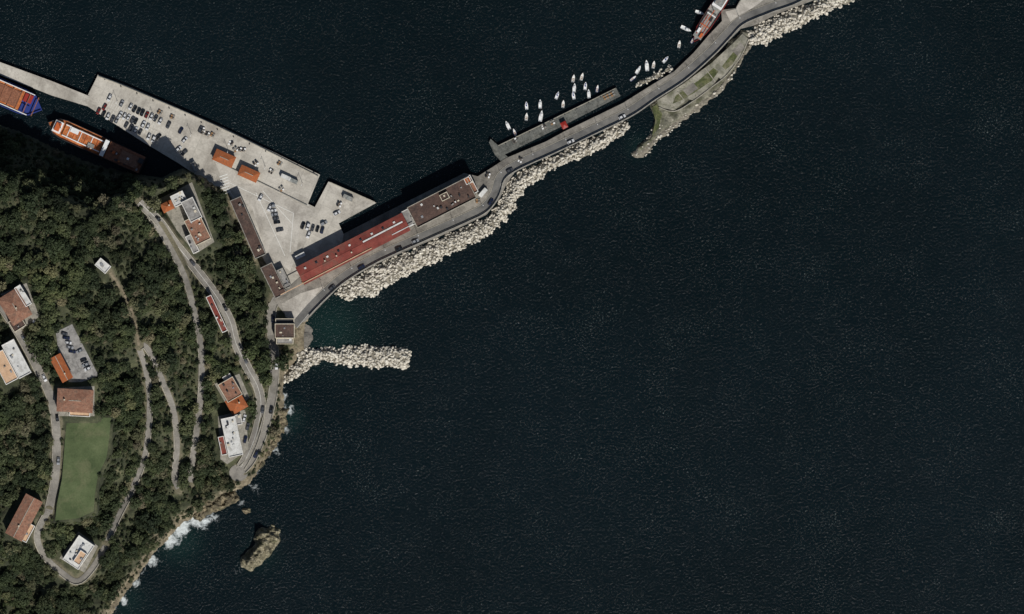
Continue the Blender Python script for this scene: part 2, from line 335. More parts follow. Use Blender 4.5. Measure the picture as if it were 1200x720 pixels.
# ------------------------------------------------------------ buildings
def building(name,cx,cy,wings,ang,z0):
    x,y=W(cx,cy); e=empty(name,(x,y,z0),math.radians(ang))
    wl=MB();rf=MB();wn=MB();dr=MB();cl=MB(); rnd=random.Random(int(cx*13+cy))
    for k,w in enumerate(wings):
        ox,oy=w.get('dx',0)*S,w.get('dy',0)*S; L,Wd,h=w['L']*S,w['W']*S,w['h']; wm=w.get('wall','stucco')
        wl.box(ox,oy,-3-k*.01,L,Wd,h+3,wm)
        if w.get('roof','flat')=='flat':
            t=.35
            rf.box(ox,oy,h,L-2*t,Wd-2*t,.08+.01*k,w['mat'])
            ph=w.get('ph',.7)
            wl.box(ox,oy+Wd/2-t/2,h,L,t,ph,wm); wl.box(ox,oy-Wd/2+t/2,h,L,t,ph,wm)
            wl.box(ox+L/2-t/2,oy,h,t,Wd-2*t,ph,wm); wl.box(ox-L/2+t/2,oy,h,t,Wd-2*t,ph,wm)
            n=w.get('clutter',max(2,int(L*Wd/40)))
            for _ in range(n):
                sx,sy=rnd.uniform(.6,1.8),rnd.uniform(.6,1.4)
                cl.box(ox+rnd.uniform(-.4,.4)*L,oy+rnd.uniform(-.36,.36)*Wd,h+.08,sx,sy,rnd.uniform(.4,1.3),rnd.choice(['metal','whiteroof','greyroof','dark','stucco']),rnd.choice([0,0,.2]))
        else:
            o=.5; rise=w.get('rise',Wd*.22); a=L/2+o;b_=Wd/2+o
            r=(a-b_) if w['roof']=='hip' and a>b_ else (a if w['roof']!='hip' else .05)
            vs=[(ox-a,oy-b_,h),(ox+a,oy-b_,h),(ox+a,oy+b_,h),(ox-a,oy+b_,h),(ox-r,oy,h+rise),(ox+r,oy,h+rise)]
            rf.add(vs,[(0,1,5,4),(1,2,5),(2,3,4,5),(3,0,4),(3,2,1,0)],w['mat'])
            rf.box(ox,oy,h+rise-.08,2*r*.98,.35,.18,w.get('ridge','wallp'))
            for _ in range(w.get('clutter',1)):
                yy=rnd.uniform(-.3,.3)*Wd
                cl.box(ox+rnd.uniform(-.35,.35)*L,oy+yy,h+.2,.8,.8,rise+.9,'stucco')
        st=max(1,int(h/3))
        for s in range(st):
            zz=s*3+1.0
            nn=max(1,int(L/3.4))
            for i in range(nn):
                xx=ox-L/2+(i+.5)*L/nn
                for sg in(-1,1):
                    if s==0 and i==nn//2 and sg==-1:
                        dr.box(xx,oy-Wd/2-.03,0,1.2,.1,2.3,'door'); continue
                    wn.box(xx,oy+sg*(Wd/2+.03),zz,1.3,.12,1.5,'frame'); wn.box(xx,oy+sg*(Wd/2+.06),zz+.12,1.05,.12,1.26,'glass')
            nn=max(1,int(Wd/3.4))
            for i in range(nn):
                yy=oy-Wd/2+(i+.5)*Wd/nn
                for sg in(-1,1):
                    wn.box(ox+sg*(L/2+.03),yy,zz,.12,1.3,1.5,'frame'); wn.box(ox+sg*(L/2+.06),yy,zz+.12,.12,1.05,1.26,'glass')
    wl.obj('walls',e); rf.obj('roof',e); wn.obj('windows',e); dr.obj('door',e)
    if cl.v: cl.obj('roof_fittings',e)
    return e
e=building('harbour_warehouse',414,292,[dict(L=138,W=21,h=8.5,roof='gable',mat='redroof',rise=.9,clutter=3,wall='stuccop',ridge='redroof')],27.2,2.3)
b=MB()
b.box(20,.9,9.25,26,.9,.3,'whiteroof'); b.box(31,-3.2,9.0,14,.5,.25,'whiteroof'); b.box(-20,-4.6,9.0,60,.5,.25,'peach')
for i in range(9): b.box(-30+i*7.3,2.8,9.0,1.3,1.1,.4,'glass' if i%2 else 'whiteroof')
b.obj('roof_lights',e)
building('harbour_terminal',518,238,[dict(L=78,W=27,h=9,mat='brownroof',wall='wallp',ph=1.0,clutter=16),dict(dx=-42,dy=2,L=12,W=20,h=7,mat='greyroof',wall='stuccow'),
  dict(dx=6,dy=5,L=10,W=8,h=10.8,mat='brownroof',wall='stucco',clutter=1)],27,2.3)
building('customs_office',550,218,[dict(L=13,W=22,h=7.5,mat='tile2',wall='stuccow',ph=.9,clutter=3),dict(dx=1,dy=6,L=7,W=8,h=9,mat='orange',wall='stuccow',clutter=0)],27,2.3)
building('ticket_office',263,186,[dict(L=23,W=12,h=3.6,roof='hip',mat='orange',rise=1.2,clutter=0)],-24,2.25)
building('ticket_office',292,204,[dict(L=22,W=11,h=3.6,roof='hip',mat='orange',rise=1.2,clutter=0)],-24,2.25)
building('quayside_warehouse',291,267,[dict(L=74,W=14,h=6.5,mat='brownroof',wall='wallg',clutter=6)],-66.5,2.2)
building('storage_building',321,329,[dict(L=40,W=15,h=6,mat='brownroof',wall='wallg',clutter=4),dict(dx=3,dy=12,L=24,W=8,h=4,mat='greyroof',wall='wallg',clutter=2)],-64,2.2)
building('boathouse',334,388,[dict(L=23,W=17,h=6,mat='brownroof',wall='stucco',clutter=3),dict(dx=0,dy=11.5,L=22,W=6,h=4.5,mat='dark',wall='stucco',clutter=0),dict(dx=0,dy=-12,L=20,W=7,h=4,mat='greyroof',wall='stucco',clutter=1)],0,2.2)
building('apartment_block',219,250,[dict(dx=0,dy=8,L=26,W=15,h=12,mat='greyroof',wall='stuccow'),dict(dx=24,dy=4,L=32,W=20,h=10,mat='tile2',wall='stucco',clutter=9),
 dict(dx=-16,dy=-16,L=9,W=12,h=8,mat='orange',wall='stucco',roof='hip'),dict(dx=-18,dy=0,L=14,W=16,h=10,mat='whiteroof',wall='stuccow',clutter=5),dict(dx=36,dy=-9,L=22,W=8,h=7,mat='greyroof',wall='stuccow')],-64,PZ['a'])
building('hillside_hut',124,312,[dict(L=16,W=11,h=4,mat='whiteroof',wall='stuccow',clutter=2)],-40,PZ['h'])
building('terrace_house',255,368,[dict(L=46,W=7,h=5,mat='redroof',wall='stuccow',clutter=4)],-65,PZ['i'])
building('brown_roof_villa',22,360,[dict(L=34,W=24,h=7,mat='tile2',wall='stucco',roof='hip',rise=2),dict(dx=-6,dy=15,L=26,W=8,h=6.8,mat='whiteroof',wall='stuccow'),dict(dx=18,dy=-8,L=14,W=16,h=6,mat='brownroof',wall='stucco')],-58,PZ['b'])
building('white_villa',17,424,[dict(dx=0,dy=8,L=44,W=16,h=8,mat='whiteroof',wall='stuccow'),dict(dx=2,dy=-9,L=38,W=16,h=6,mat='peach',wall='stuccow')],-62,PZ['c'])
building('orange_roof_cottage',76,431,[dict(L=30,W=12,h=5,mat='orange',wall='stucco',roof='gable')],-62,PZ['park'])
building('grey_roof_cottage',54,411,[dict(L=17,W=14,h=5,mat='greyroof',wall='stucco')],-62,float(samp(H,54,411)[0]))
building('square_villa',92,469,[dict(L=40,W=25,h=7,mat='tile2',wall='stucco',roof='hip',rise=1.3),dict(dx=6,dy=-15,L=24,W=6,h=4,mat='peach',wall='stuccow',clutter=0)],-3,PZ['e'])
building('red_roof_villa',32,605,[dict(L=50,W=20,h=7,mat='tile2',wall='stuccow',roof='gable',rise=1.6),dict(dx=-14,dy=-12,L=22,W=8,h=4,mat='peach',wall='stuccow')],62,PZ['f'])
building('modern_villa',95,646,[dict(L=34,W=22,h=9,mat='whiteroof',wall='stuccow',clutter=8),dict(dx=-4,dy=-5,L=16,W=9,h=10.5,mat='peach',wall='stuccow',clutter=1)],56,PZ['g'])
building('cliff_house',271,461,[dict(dx=-4,dy=2,L=24,W=20,h=7,mat='tile2',wall='stucco',clutter=6),dict(dx=14,dy=0,L=17,W=19,h=6,mat='orange',wall='stuccow',roof='hip'),dict(dx=-16,dy=6,L=10,W=10,h=5,mat='whiteroof',wall='stuccow')],-60,PZ['j'])
building('seafront_hotel',271,512,[dict(dx=0,dy=2,L=46,W=17,h=9,mat='whiteroof',wall='stuccow',clutter=10),dict(dx=8,dy=-11,L=22,W=7,h=5,mat='redroof',wall='stuccow',clutter=1),dict(dx=-18,dy=13,L=12,W=8,h=6,mat='greyroof',wall='stuccow',clutter=2)],-78,PZ['k'])
building('red_kiosk',661,147,[dict(L=5,W=6,h=2.6,mat='redp',wall='redp',roof='hip',rise=.5,clutter=0)],27,2.0)

# ------------------------------------------------------------ vehicles
def car_mesh(paint,van=False):
    b=MB(); rt=1.95 if van else 1.45
    st=[(-2.15,.74,.70,.80),(-2.02,.88,.78,.98),(-1.8,.9,.76,1.02),(-1.35 if not van else -1.7,.9,.62 if not van else .75,rt-.03),(.1,.9,.62 if not van else .75,rt),(.95,.9,.76,1.0),(1.85,.88,.74,.86),(2.13,.74,.62,.68)]
    vs=[]
    for x,w,wt,zt in st: vs+=[(x,-w,.28),(x,-w,min(.85,zt-.08)),(x,-wt,zt),(x,wt,zt),(x,w,min(.85,zt-.08)),(x,w,.28)]
    n=len(st); body=[];gl=[]
    for i in range(n-1):
        for k in range(6):
            f=(i*6+k,i*6+(k+1)%6,(i+1)*6+(k+1)%6,(i+1)*6+k)
            g=(k in(1,3) and i in ((2,3,4) if not van else (4,))) or (k==2 and i in(2,4))
            (gl if g else body).append(f)
    body+=[tuple(range(6)),tuple(range((n-1)*6,n*6))]
    b.add(vs,body,paint); b.add(vs,gl,'glass')
    for x in(-1.3,1.32):
        for y in(-.93,.73): b.cyl(x,y,.33,.33,.2,'tyre',10,'y')
    for y in(-.6,.6): b.box(2.1,y,.52,.12,.3,.14,'white'); b.box(-2.12,y,.62,.1,.28,.16,'redp')
    for y in(-1,1): b.box(.75,y*.98,.92,.16,.18,.12,paint)
    return b.mesh('parked_car')
paints=[flat('car_paint_'+n,c,.3,.2,.5) for n,c in (('white',C(205,206,206)),('silver',C(140,143,146)),('grey',C(70,72,76)),('black',C(18,19,22)),('blue',C(26,34,60)),('red',C(110,30,26)))]
cars=[car_mesh(p) for p in paints]; vans=[car_mesh(p,True) for p in paints[:2]]
cw=[3,2,3,5,2,.6]
def cars_line(p0,p1,n,ang,z,skip=.15,jit=.6):
    for i in range(n):
        if random.random()<skip: continue
        t=i/(n-1) if n>1 else 0; me=random.choices(cars,cw)[0]
        if random.random()<.06: me=random.choice(vans)
        o=place(me,'parked_van' if me in vans else 'parked_car',p0[0]+(p1[0]-p0[0])*t+random.uniform(-jit,jit),p0[1]+(p1[1]-p0[1])*t+random.uniform(-jit,jit),z,ang+random.choice([0,180])+random.uniform(-3,3))
        s=random.uniform(.88,1.02); o.scale=(s,s,s)
zq=2.21
cars_line((129,115),(182,139),12,62,zq,.25); cars_line((123,126),(178,151),13,62,zq,.2); cars_line((116,131),(180,163),13,62,zq,.4)
cars_line((188,142),(212,153),6,62,zq,.3); cars_line((186,160),(228,186),8,40,zq,.45); cars_line((213,141),(243,156),5,62,zq,.6)
cars_line((196,150),(238,178),7,50,zq,.6)
cars_line((319,242),(328,270),7,10,2.25,.2,.3); cars_line((344,262),(378,270),7,70,2.25,.35,.3); cars_line((344,284),(362,275),4,70,2.25,.3,.3)
cars_line((380,262),(395,250),3,30,2.22,.3,.3); cars_line((316,244),(300,226),4,60,2.25,.6,.3)
pk=PZ['park']+.16
cars_line((79,391),(88,412),5,-10,pk,.3,.3); cars_line((90,396),(106,432),8,25,pk,.4,.3)
for t in (12,20,29,33,52,60,75,88):
    if t<len(mr)-1:
        p=mr[t];q_=mr[t+1]; a=math.degrees(math.atan2(-(q_[1]-p[1]),q_[0]-p[0]))
        place(random.choices(cars,cw)[0],'parked_car',p[0],p[1]+2,2.41,a)
for nm,w,sp,zz,mt in RD:
    if nm in('coastal_road','seafront_road','village_road'):
        for t in range(6,len(sp)-6,random.choice([12,15])):
            p=sp[t];q_=sp[t+1]; a=math.degrees(math.atan2(-(q_[1]-p[1]),q_[0]-p[0]))
            place(random.choices(cars,cw)[0],'parked_car',p[0]+2,p[1],float(zz[t])+.23,a)
for i,(x,y) in enumerate([(287,490),(291,500),(288,515),(43,380),(47,392)]):
    z={0:PZ['k'],1:PZ['k'],2:PZ['k']}.get(i,float(samp(H,x,y)[0])); place(random.choices(cars,cw)[0],'parked_car',x,y,z+.12,75)
b=MB()
for p0,p1,n in (((126,120),(183,146),22),((120,129),(182,158),22)):
    for i in range(n):
        t=i/(n-1); x,y=W(p0[0]+(p1[0]-p0[0])*t,p0[1]+(p1[1]-p0[1])*t); b.box(x,y,2.205,4.6,.14,.012,'paint',math.radians(64))
b.obj('parking_bay_markings')
b=MB()
for j,(a0,b0,a1,b1) in enumerate(((268,214,344,250),(262,214,292,258),(344,250,340,296),(250,188,362,241),(300,226,334,300),(308,224,342,262))):
    x0,y0=W(a0,b0);x1,y1=W(a1,b1); b.box((x0+x1)/2,(y0+y1)/2,2.27,math.hypot(x1-x0,y1-y0),.25,.010+.003*j,'paint',math.atan2(y1-y0,x1-x0))
for i in range(7):
    x,y=W(262+i*0.6,206+i*3.4); b.box(x,y,2.27,5,.5,.032,'paint',math.radians(20))
b.obj('yard_markings')
ribbon('quay_wall',smooth([(116,90),(152,104),(262,152),(373,207)],12),.9,3.2,'wallp',1.0)
ribbon('quay_wall',smooth([(387,214),(439,237)],12),.9,3.2,'wallp',1.0)
ribbon('quay_divider_wall',smooth([(249,187),(305,214),(360,241)],12),.9,3.0,'wallg',.8)
b=MB(); b.cyl(0,0,0,.12,7,'metal',8,r2=.07); b.box(.7,0,6.95,1.5,.1,.1,'metal'); b.box(1.5,0,6.85,.7,.3,.14,'white'); b.cyl(0,0,0,.22,.5,'dark',8)
lamp=b.mesh('street_lamp')
for t in range(10,len(mr)-4,8):
    p=mr[t];q_=mr[t+1]; dx,dy=q_[0]-p[0],q_[1]-p[1];L=math.hypot(dx,dy)
    place(lamp,'street_lamp',p[0]+dy/L*5.6,p[1]-dx/L*5.6,2.33,math.degrees(math.atan2(-dy,dx))-90)
for t in np.linspace(.1,.95,6): place(lamp,'street_lamp',116+t*255-4,97+t*113+10,2.22,-100)

# ------------------------------------------------------------ quay clutter
def pallet_stack(seed):
    r=random.Random(seed); b=MB()
    for i in range(4):
        x,y=(i%2)*1.5-.75+r.uniform(-.2,.2),(i//2)*1.5-.7; n=r.randint(1,4); mt=r.choice(['teak','shipgrey','white','metal','shipgrey','dark'])
        for k in range(n):
            b.box(x,y,k*.34,1.2,1.0,.05,'teak',.1*r.random())
            b.box(x,y,k*.34+.05,1.1,.92,.26,mt,.1*r.random())
    return b.mesh('cargo_crates')
PS=[pallet_stack(i) for i in range(5)]
def container_mesh(mt):
    b=MB(); b.box(0,0,.15,6,2.4,2.4,mt)
    for i in range(19):
        for s_ in(-1,1): b.box(-2.8+i*.31,s_*1.22,.25,.12,.05,2.2,mt)
    for x in(-2.95,2.95):
        for y in(-1.15,1.15): b.box(x,y,0,.16,.16,2.62,'dark')
    for y in(-.5,.5): b.box(3.03,y,.3,.05,.06,2.1,'metal')
    return b.mesh('shipping_container')
CM=[container_mesh(m_) for m_ in('whiteroof','shipgrey')]
rq=random.Random(11)
for i in range(10):
    t=rq.random(); place(rq.choice(PS),'cargo_crates',130+t*238,101+t*108+rq.uniform(1,6),2.27,-24+rq.uniform(-8,8))
for i in range(6):
    t=rq.random(); place(rq.choice(PS),'cargo_crates',600+t*118,166.5-t*56,1.91,27+rq.uniform(-8,8))
for x,y,a,k in [(335,208,-24,0),(343,212,-24,1),(228,196,-66,1),(352,300,27,0),(408,232,-24,1),(566,226,50,0)]:
    place(CM[k],'shipping_container',x,y,2.37,a)
for x,y in [(300,192),(318,201),(330,222),(276,176),(398,240),(356,330),(560,236),(572,206),(610,188)]:
    place(rq.choice(PS),'cargo_crates',x,y,2.33,rq.uniform(0,90))

# ------------------------------------------------------------ boats
def boat_mesh(L,Bm,kind,hullm='white'):
    b=MB(); n=9; rings=[]
    for i in range(n):
        t=i/(n-1); x=-L/2+L*t; w=Bm/2*(1-max(0,(t-.45)/.55)**2.2)*(.86+.14*min(1,t*4)); w=max(w,.03); sh=.75+.35*t*t
        rings.append([(x,0,-.3),(x,-w*.7,-.15),(x,-w,sh),(x,-w*.82,sh+.02),(x,-w*.8,sh-.35 if .05<t<.62 else sh+.04),(x,w*.8,sh-.35 if .05<t<.62 else sh+.04),(x,w*.82,sh+.02),(x,w,sh),(x,w*.7,-.15)])
    vs=[p for r in rings for p in r]; hull=[];deck=[]
    for i in range(n-1):
        for k in range(9):
            f=(i*9+k,i*9+(k+1)%9,(i+1)*9+(k+1)%9,(i+1)*9+k); (deck if k==4 else hull).append(f)
    hull.append(tuple(range(9))); b.add(vs,hull,hullm); b.add(vs,deck,'white' if kind!=0 else 'stuccow')
    if kind==1: b.box(L*.1,0,.9,L*.28,Bm*.6,.8,'white',0,.8); b.box(L*.1,0,1.15,L*.285,Bm*.56,.3,'glass',0,.9)
    if kind==2: b.box(0,0,.7,.8,.7,.7,'blue'); b.box(L*.28,0,.98,L*.16,Bm*.35,.1,'blue')
    if kind==0:
        for x in(-.25,-.05,.15): b.box(L*x,0,.65,.35,Bm*.72,.07,'teak')
    b.box(-L/2-.2,0,.2,.4,.35,1.0,'dark')
    return b.mesh('moored_boat')
BM=[boat_mesh(5.4,1.9,1),boat_mesh(4.6,1.7,0),boat_mesh(4.8,1.8,2),boat_mesh(4.4,1.6,0,'blue'),boat_mesh(6.6,2.2,1)]
for x,y,k,a in [(595,147,0,115),(603,155,3,110),(617,137,1,85),(617,124,2,95),(633,122,0,90),(634,136,4,80),(653,112,2,70),(660,122,1,85),(672,92,1,80),(673,103,0,85),(672,112,2,100),(686,101,2,85),(690,110,0,95),(700,104,3,80),(682,90,1,75),(748,82,0,60),(742,92,3,40),(758,77,4,95),(766,76,1,80),(780,70,2,50),(804,34,4,-25),(796,52,1,80),(820,15,0,-20),(812,47,3,60)]:
    place(BM[k],'moored_boat',x,y,0,a)
def ship(name,px,py,ang,L,Bm,zd,hullm,deckm,parts,bluff=.75):
    x,y=W(px,py); e=empty(name,(x,y,0),math.radians(ang))
    out=[]
    n=12
    for i in range(n+1):
        t=i/n; s=max(0,(t-bluff)/(1-bluff)); out.append((-L/2+L*t,Bm/2*(1-s**2.2)*(.9+.1*min(1,t*6))+.01))
    poly=out+[(a,-b_) for a,b_ in reversed(out)]
    h=MB(); h.prism([(a*.97,b_*.9) for a,b_ in poly],-2.5,.6,'hullred'); h.prism(poly,.6,zd,deckm,hullm)
    m_=len(poly)
    vs=[(a,b_,zd-.02) for a,b_ in poly]+[(a,b_,zd+1) for a,b_ in poly]+[(a*.985,b_*.94,zd+1) for a,b_ in poly]+[(a*.985,b_*.94,zd-.02) for a,b_ in poly]
    fs=[]
    for i in range(m_):
        j=(i+1)%m_
        for k in range(3): fs.append((k*m_+i,k*m_+j,(k+1)*m_+j,(k+1)*m_+i))
    h.add(vs,fs,hullm); h.obj('hull',e)
    d=MB()
    for p in parts:
        if p[0]=='b': d.box(*p[1:4],*p[4:7],p[7])
        else: d.cyl(*p[1:])
    d.obj('superstructure',e); return e
random.seed(3)
pa=[('b',-19,0,3.5,22,10.4,3.2,'shipbrown'),('b',-22,0,6.7,12,7,1.2,'tile2'),('b',-6,0,3.5,2.5,10,4.6,'white'),('b',8,0,3.5,24,8,1.5,'shiporange'),('b',8,3.3,5,24,.6,.5,'white'),('b',8,-3.3,5,24,.6,.5,'white'),('b',24,0,3.5,5,7,3,'white'),('b',24,0,6.5,3,5,1.2,'orp'),('b',-28.5,-2,6.7,3,3,2.2,'dark'),('c',22,0,7,.2,7,'metal',8),('c',-12,0,6.7,.9,3,'orp',12),('b',14,-2,5,5,3,.8,'white'),('b',2,2,5,4,2.4,.7,'shipgrey')]
for i in range(6): pa.append(('b',-1+i*3.6,0,5,.4,7.6,.35,'white' if i%2 else 'orp'))
for i in range(12): pa.append(('b',random.uniform(-29,-9),random.choice([-3.8,3.6,0]),6.7,random.uniform(.8,2),random.uniform(.6,1.4),random.uniform(.4,1.4),random.choice(['white','dark','metal','shiporange'])))
ship('cargo_ship',112,169,155.5,61,11.5,3.5,'dark','shiporange',pa,.85)
pb=[('b',-8,0,5,66,12.4,2,'shiporange'),('b',6,0,7,34,9.5,.5,'shipbrown'),('b',-31,0,7,8,12,5,'white'),('b',-31,0,12,5,7,1.5,'white'),('b',28,3,5,5,5,2,'redp'),('b',28,-3,5,5,4,1,'blue')]
for i in range(9): pb.append(('b',-8+i*5.2,0,7.5,.5,11.8,.3,'shipbrown'))
for i in range(2): pb.append(('b',2,-6.3+12.6*i,7,58,.5,.6,'white'))
ship('ferry_ship',-20,99,-23.5,76,15,5,'blue','blue',pb,.85)
pc=[('b',-12,0,3,9,6.4,4,'white'),('b',-12,0,7,6,5,2,'shipgrey'),('b',5,0,3,17,5.4,1.2,'shipgrey'),('b',-2.5,0,4.2,.6,5.8,.5,'white'),('b',5,0,4.2,.5,5.8,.4,'orp'),('b',5,1.6,4.2,13,.4,.3,'redp'),('b',5,-1.6,4.2,13,.4,.3,'redp'),('c',-5,0,3,.25,9,'orp',8),('b',2,0,9,15,.4,.4,'orp'),('b',11,1.4,4.2,3,1.6,1.2,'orp'),('b',9,-1.4,4.2,3,1.4,1.2,'white'),('b',0,1.2,4.2,2.4,1.6,1,'dark')]
ship('coaster_ship',831,22,237,33,7.8,3,'redp','shipgrey',pc,.6)

# ------------------------------------------------------------ rocks
def rocky(name,poly,hmax,k,mat,step=2,amp=.6,f=.12,seed=0):
    X=np.arange(min(p[0] for p in poly)-4,max(p[0] for p in poly)+5,step); Y=np.arange(min(p[1] for p in poly)-4,max(p[1] for p in poly)+5,step)
    gx,gy=np.meshgrid(X,Y); d=sdist(gx,gy,poly)
    nz=np.array([[fbm(x,y,f,seed) for x in X] for y in Y])
    d2=d+nz*3
    z=np.where(d2>0,np.minimum(hmax,d2*k)+nz*amp*np.clip(d2/4,0,1.5),d2*.6); z=np.maximum(z,-4)
    vv=np.stack([(gx-600)*S,(360-gy)*S,z],-1).reshape(-1,3); ii=np.arange(len(X)*len(Y)).reshape(len(Y),len(X))
    qq=np.stack([ii[:-1,:-1],ii[1:,:-1],ii[1:,1:],ii[:-1,1:]],-1).reshape(-1,4)
    keep=(z.reshape(-1)[qq].max(1)>-1.5); qq=qq[keep]
    me=bpy.data.meshes.new(name); me.from_pydata(vv.tolist(),[],qq.tolist()); me.materials.append(M[mat]); me.update()
    o=bpy.data.objects.new(name,me); COL.objects.link(o)
    def zf(x,y):
        return float(z[int(np.clip((y-Y[0])/step,0,len(Y)-1)),int(np.clip((x-X[0])/step,0,len(X)-1))])
    return zf
def proto_col(name,objs):
    c=bpy.data.collections.new(name)
    for o in objs: c.objects.link(o)
    return c
def boulder(seed):
    r=random.Random(seed); import bmesh
    bm=bmesh.new(); bmesh.ops.create_icosphere(bm,subdivisions=2,radius=1)
    pl=[(Vector((r.gauss(0,1),r.gauss(0,1),r.gauss(0,1))).normalized(),r.uniform(.55,.85)) for _ in range(9)]
    for v_ in bm.verts:
        for nrm,dd in pl:
            t=v_.co.dot(nrm)
            if t>dd: v_.co-=nrm*(t-dd)
        v_.co.x*=1.15; v_.co.z*=.8
    me=bpy.data.meshes.new('boulder'); bm.to_mesh(me); bm.free(); me.materials.append(M['boulder'])
    return bpy.data.objects.new('boulder',me)
BC=proto_col('boulder_shapes',[boulder(i) for i in range(6)])
def scatter(name,pts,coll,tilt=0.0):
    me=bpy.data.meshes.new(name); me.from_pydata([p[:3] for p in pts],[],[])
    sc=me.attributes.new('sc','FLOAT_VECTOR','POINT'); sc.data.foreach_set('vector',np.array([[p[3]*p[4],p[3]*p[4],p[3]] for p in pts],float).reshape(-1))
    ro=me.attributes.new('ro','FLOAT_VECTOR','POINT'); ro.data.foreach_set('vector',np.array([[random.gauss(0,tilt),random.gauss(0,tilt),random.uniform(0,6.28)] for p in pts],float).reshape(-1))
    o=bpy.data.objects.new(name,me); COL.objects.link(o)
    ng=bpy.data.node_groups.new(name,'GeometryNodeTree')
    ng.interface.new_socket('Geometry',in_out='INPUT',socket_type='NodeSocketGeometry'); ng.interface.new_socket('Geometry',in_out='OUTPUT',socket_type='NodeSocketGeometry')
    gi=ng.nodes.new('NodeGroupInput');go=ng.nodes.new('NodeGroupOutput'); ip=ng.nodes.new('GeometryNodeInstanceOnPoints')
    ci=ng.nodes.new('GeometryNodeCollectionInfo'); ci.inputs['Collection'].default_value=coll; ci.inputs['Separate Children'].default_value=True; ci.inputs['Reset Children'].default_value=True
    a1=ng.nodes.new('GeometryNodeInputNamedAttribute'); a1.data_type='FLOAT_VECTOR'; a1.inputs[0].default_value='sc'
    a2=ng.nodes.new('GeometryNodeInputNamedAttribute'); a2.data_type='FLOAT_VECTOR'; a2.inputs[0].default_value='ro'
    rv=ng.nodes.new('FunctionNodeRandomValue'); rv.data_type='INT'
    for s_ in rv.inputs:
        if s_.type=='INT' and s_.name=='Min': s_.default_value=0
        if s_.type=='INT' and s_.name=='Max': s_.default_value=len(coll.objects)-1
    e2r=ng.nodes.new('FunctionNodeEulerToRotation')
    l=ng.links.new
    l(gi.outputs[0],ip.inputs['Points']); l(ci.outputs[0],ip.inputs['Instance']); ip.inputs['Pick Instance'].default_value=True
    l([o_ for o_ in rv.outputs if o_.type=='INT'][0],ip.inputs['Instance Index'])
    l(a2.outputs[0],e2r.inputs[0]); l(e2r.outputs[0],ip.inputs['Rotation']); l(a1.outputs[0],ip.inputs['Scale']); l(ip.outputs[0],go.inputs[0])
    md=o.modifiers.new('scatter','NODES'); md.node_group=ng
    return o
def armour(name,poly,hmax,k,dens,seed=0,rmin=.42,rmax=.95):
    zf=rocky(name+'_core',poly,hmax,k,'mound',seed=seed,amp=.3)
    x0,x1=min(p[0] for p in poly),max(p[0] for p in poly); y0,y1=min(p[1] for p in poly),max(p[1] for p in poly)
    n=int((x1-x0)*(y1-y0)*S*S*dens); X=np.random.uniform(x0-2,x1+2,n);Y=np.random.uniform(y0-2,y1+2,n)
    d=sdist(X,Y,poly); pts=[]
    for x,y,dd in zip(X,Y,d):
        if dd+fbm(x,y,.12,seed)*4>-1.0:
            wx,wy=W(x,y); r=random.uniform(rmin,rmax)*(1 if random.random()<.88 else 1.45); pts.append((wx,wy,max(zf(x,y),-.2)+r*.2,r,random.uniform(.85,1.2)))
    scatter(name,pts,BC,1.0)
armour('rock_armour',[(392,346),(398,335),(440,312),(500,287),(545,267),(572,254),(588,234),(596,216),(606,204),(650,183),(690,163),(716,150),(735,141),(738,150),(722,163),(700,177),(655,195),(625,213),(610,228),(598,250),(585,264),(565,280),(520,302),(480,320),(440,344),(410,350)],2.6,.35,1.1,1)
armour('rock_groyne',[(334,450),(332,438),(350,424),(347,410),(378,408),(420,407),(465,406),(478,410),(481,418),(476,429),(440,430),(400,426),(376,423),(362,432),(350,440)],2.2,.35,1.1,2)
armour('rock_armour',[(876,52),(874,40),(886,31),(912,18),(955,2),(1020,-40),(1040,-30),(1004,0),(965,16),(925,36),(900,50),(885,55)],2.4,.35,1.1,3)
armour('rock_armour',[(746,99),(760,90),(785,78),(787,82),(768,94),(750,102)],1.2,.4,.7,4,.35,.8)
rocky('mossy_rubble_platform',[(738,180),(750,170),(762,158),(768,140),(760,122),(790,104),(820,82),(852,55),(868,36),(882,36),(874,58),(856,88),(842,106),(814,128),(792,144),(770,160),(752,182),(742,183)],1.7,.6,'platform',seed=5,amp=.6,step=1.5,f=.1)
slab('old_concrete_platform',[(772,126),(770,118),(800,99),(834,74),(862,48),(870,40),(877,46),(868,66),(852,86),(846,94),(842,91),(836,100),(812,118),(806,116),(790,130),(782,128)],1,2.5,'pconc')
slab('scrub_patch',[(788,122),(792,112),(818,95),(836,80),(842,84),(834,95),(812,110),(798,118)],2.4,2.56,'scrub')
slab('scrub_patch',[(846,78),(862,58),(868,60),(858,76),(850,82)],2.4,2.56,'scrub')
slab('scrub_patch',[(764,126),(770,122),(776,134),(772,150),(764,160),(768,142)],1.0,2.1,'scrub')
ribbon('platform_wall',smooth([(772,126),(790,131),(812,119),(836,101),(852,88),(868,67),(877,47)],6),.9,3.1,'wallp',1)
ribbon('platform_wall',smooth([(794,108),(802,118)],6),.8,3.0,'wallp',1)
ribbon('platform_wall',smooth([(826,80),(838,96)],6),.8,3.0,'wallp',1)
armour('platform_rubble',[(740,180),(752,168),(764,152),(776,132),(790,136),(812,122),(840,103),(856,86),(872,60),(880,44),(884,46),(876,62),(860,90),(844,110),(816,132),(792,148),(772,164),(754,184),(744,186)],1.2,.5,.16,5,.35,.8)
slab('landing_quay',[(850,14),(862,11),(874,-8),(884,-60),(930,-60),(915,-18),(890,4),(872,16),(856,26)],1.5,2.36,'conc2')
slab('concrete_ramp',[(800,106),(812,97),(818,104),(806,113)],1,2.6,'mole')
slab('concrete_ramp',[(858,60),(868,50),(873,56),(864,66)],1,2.6,'mole')
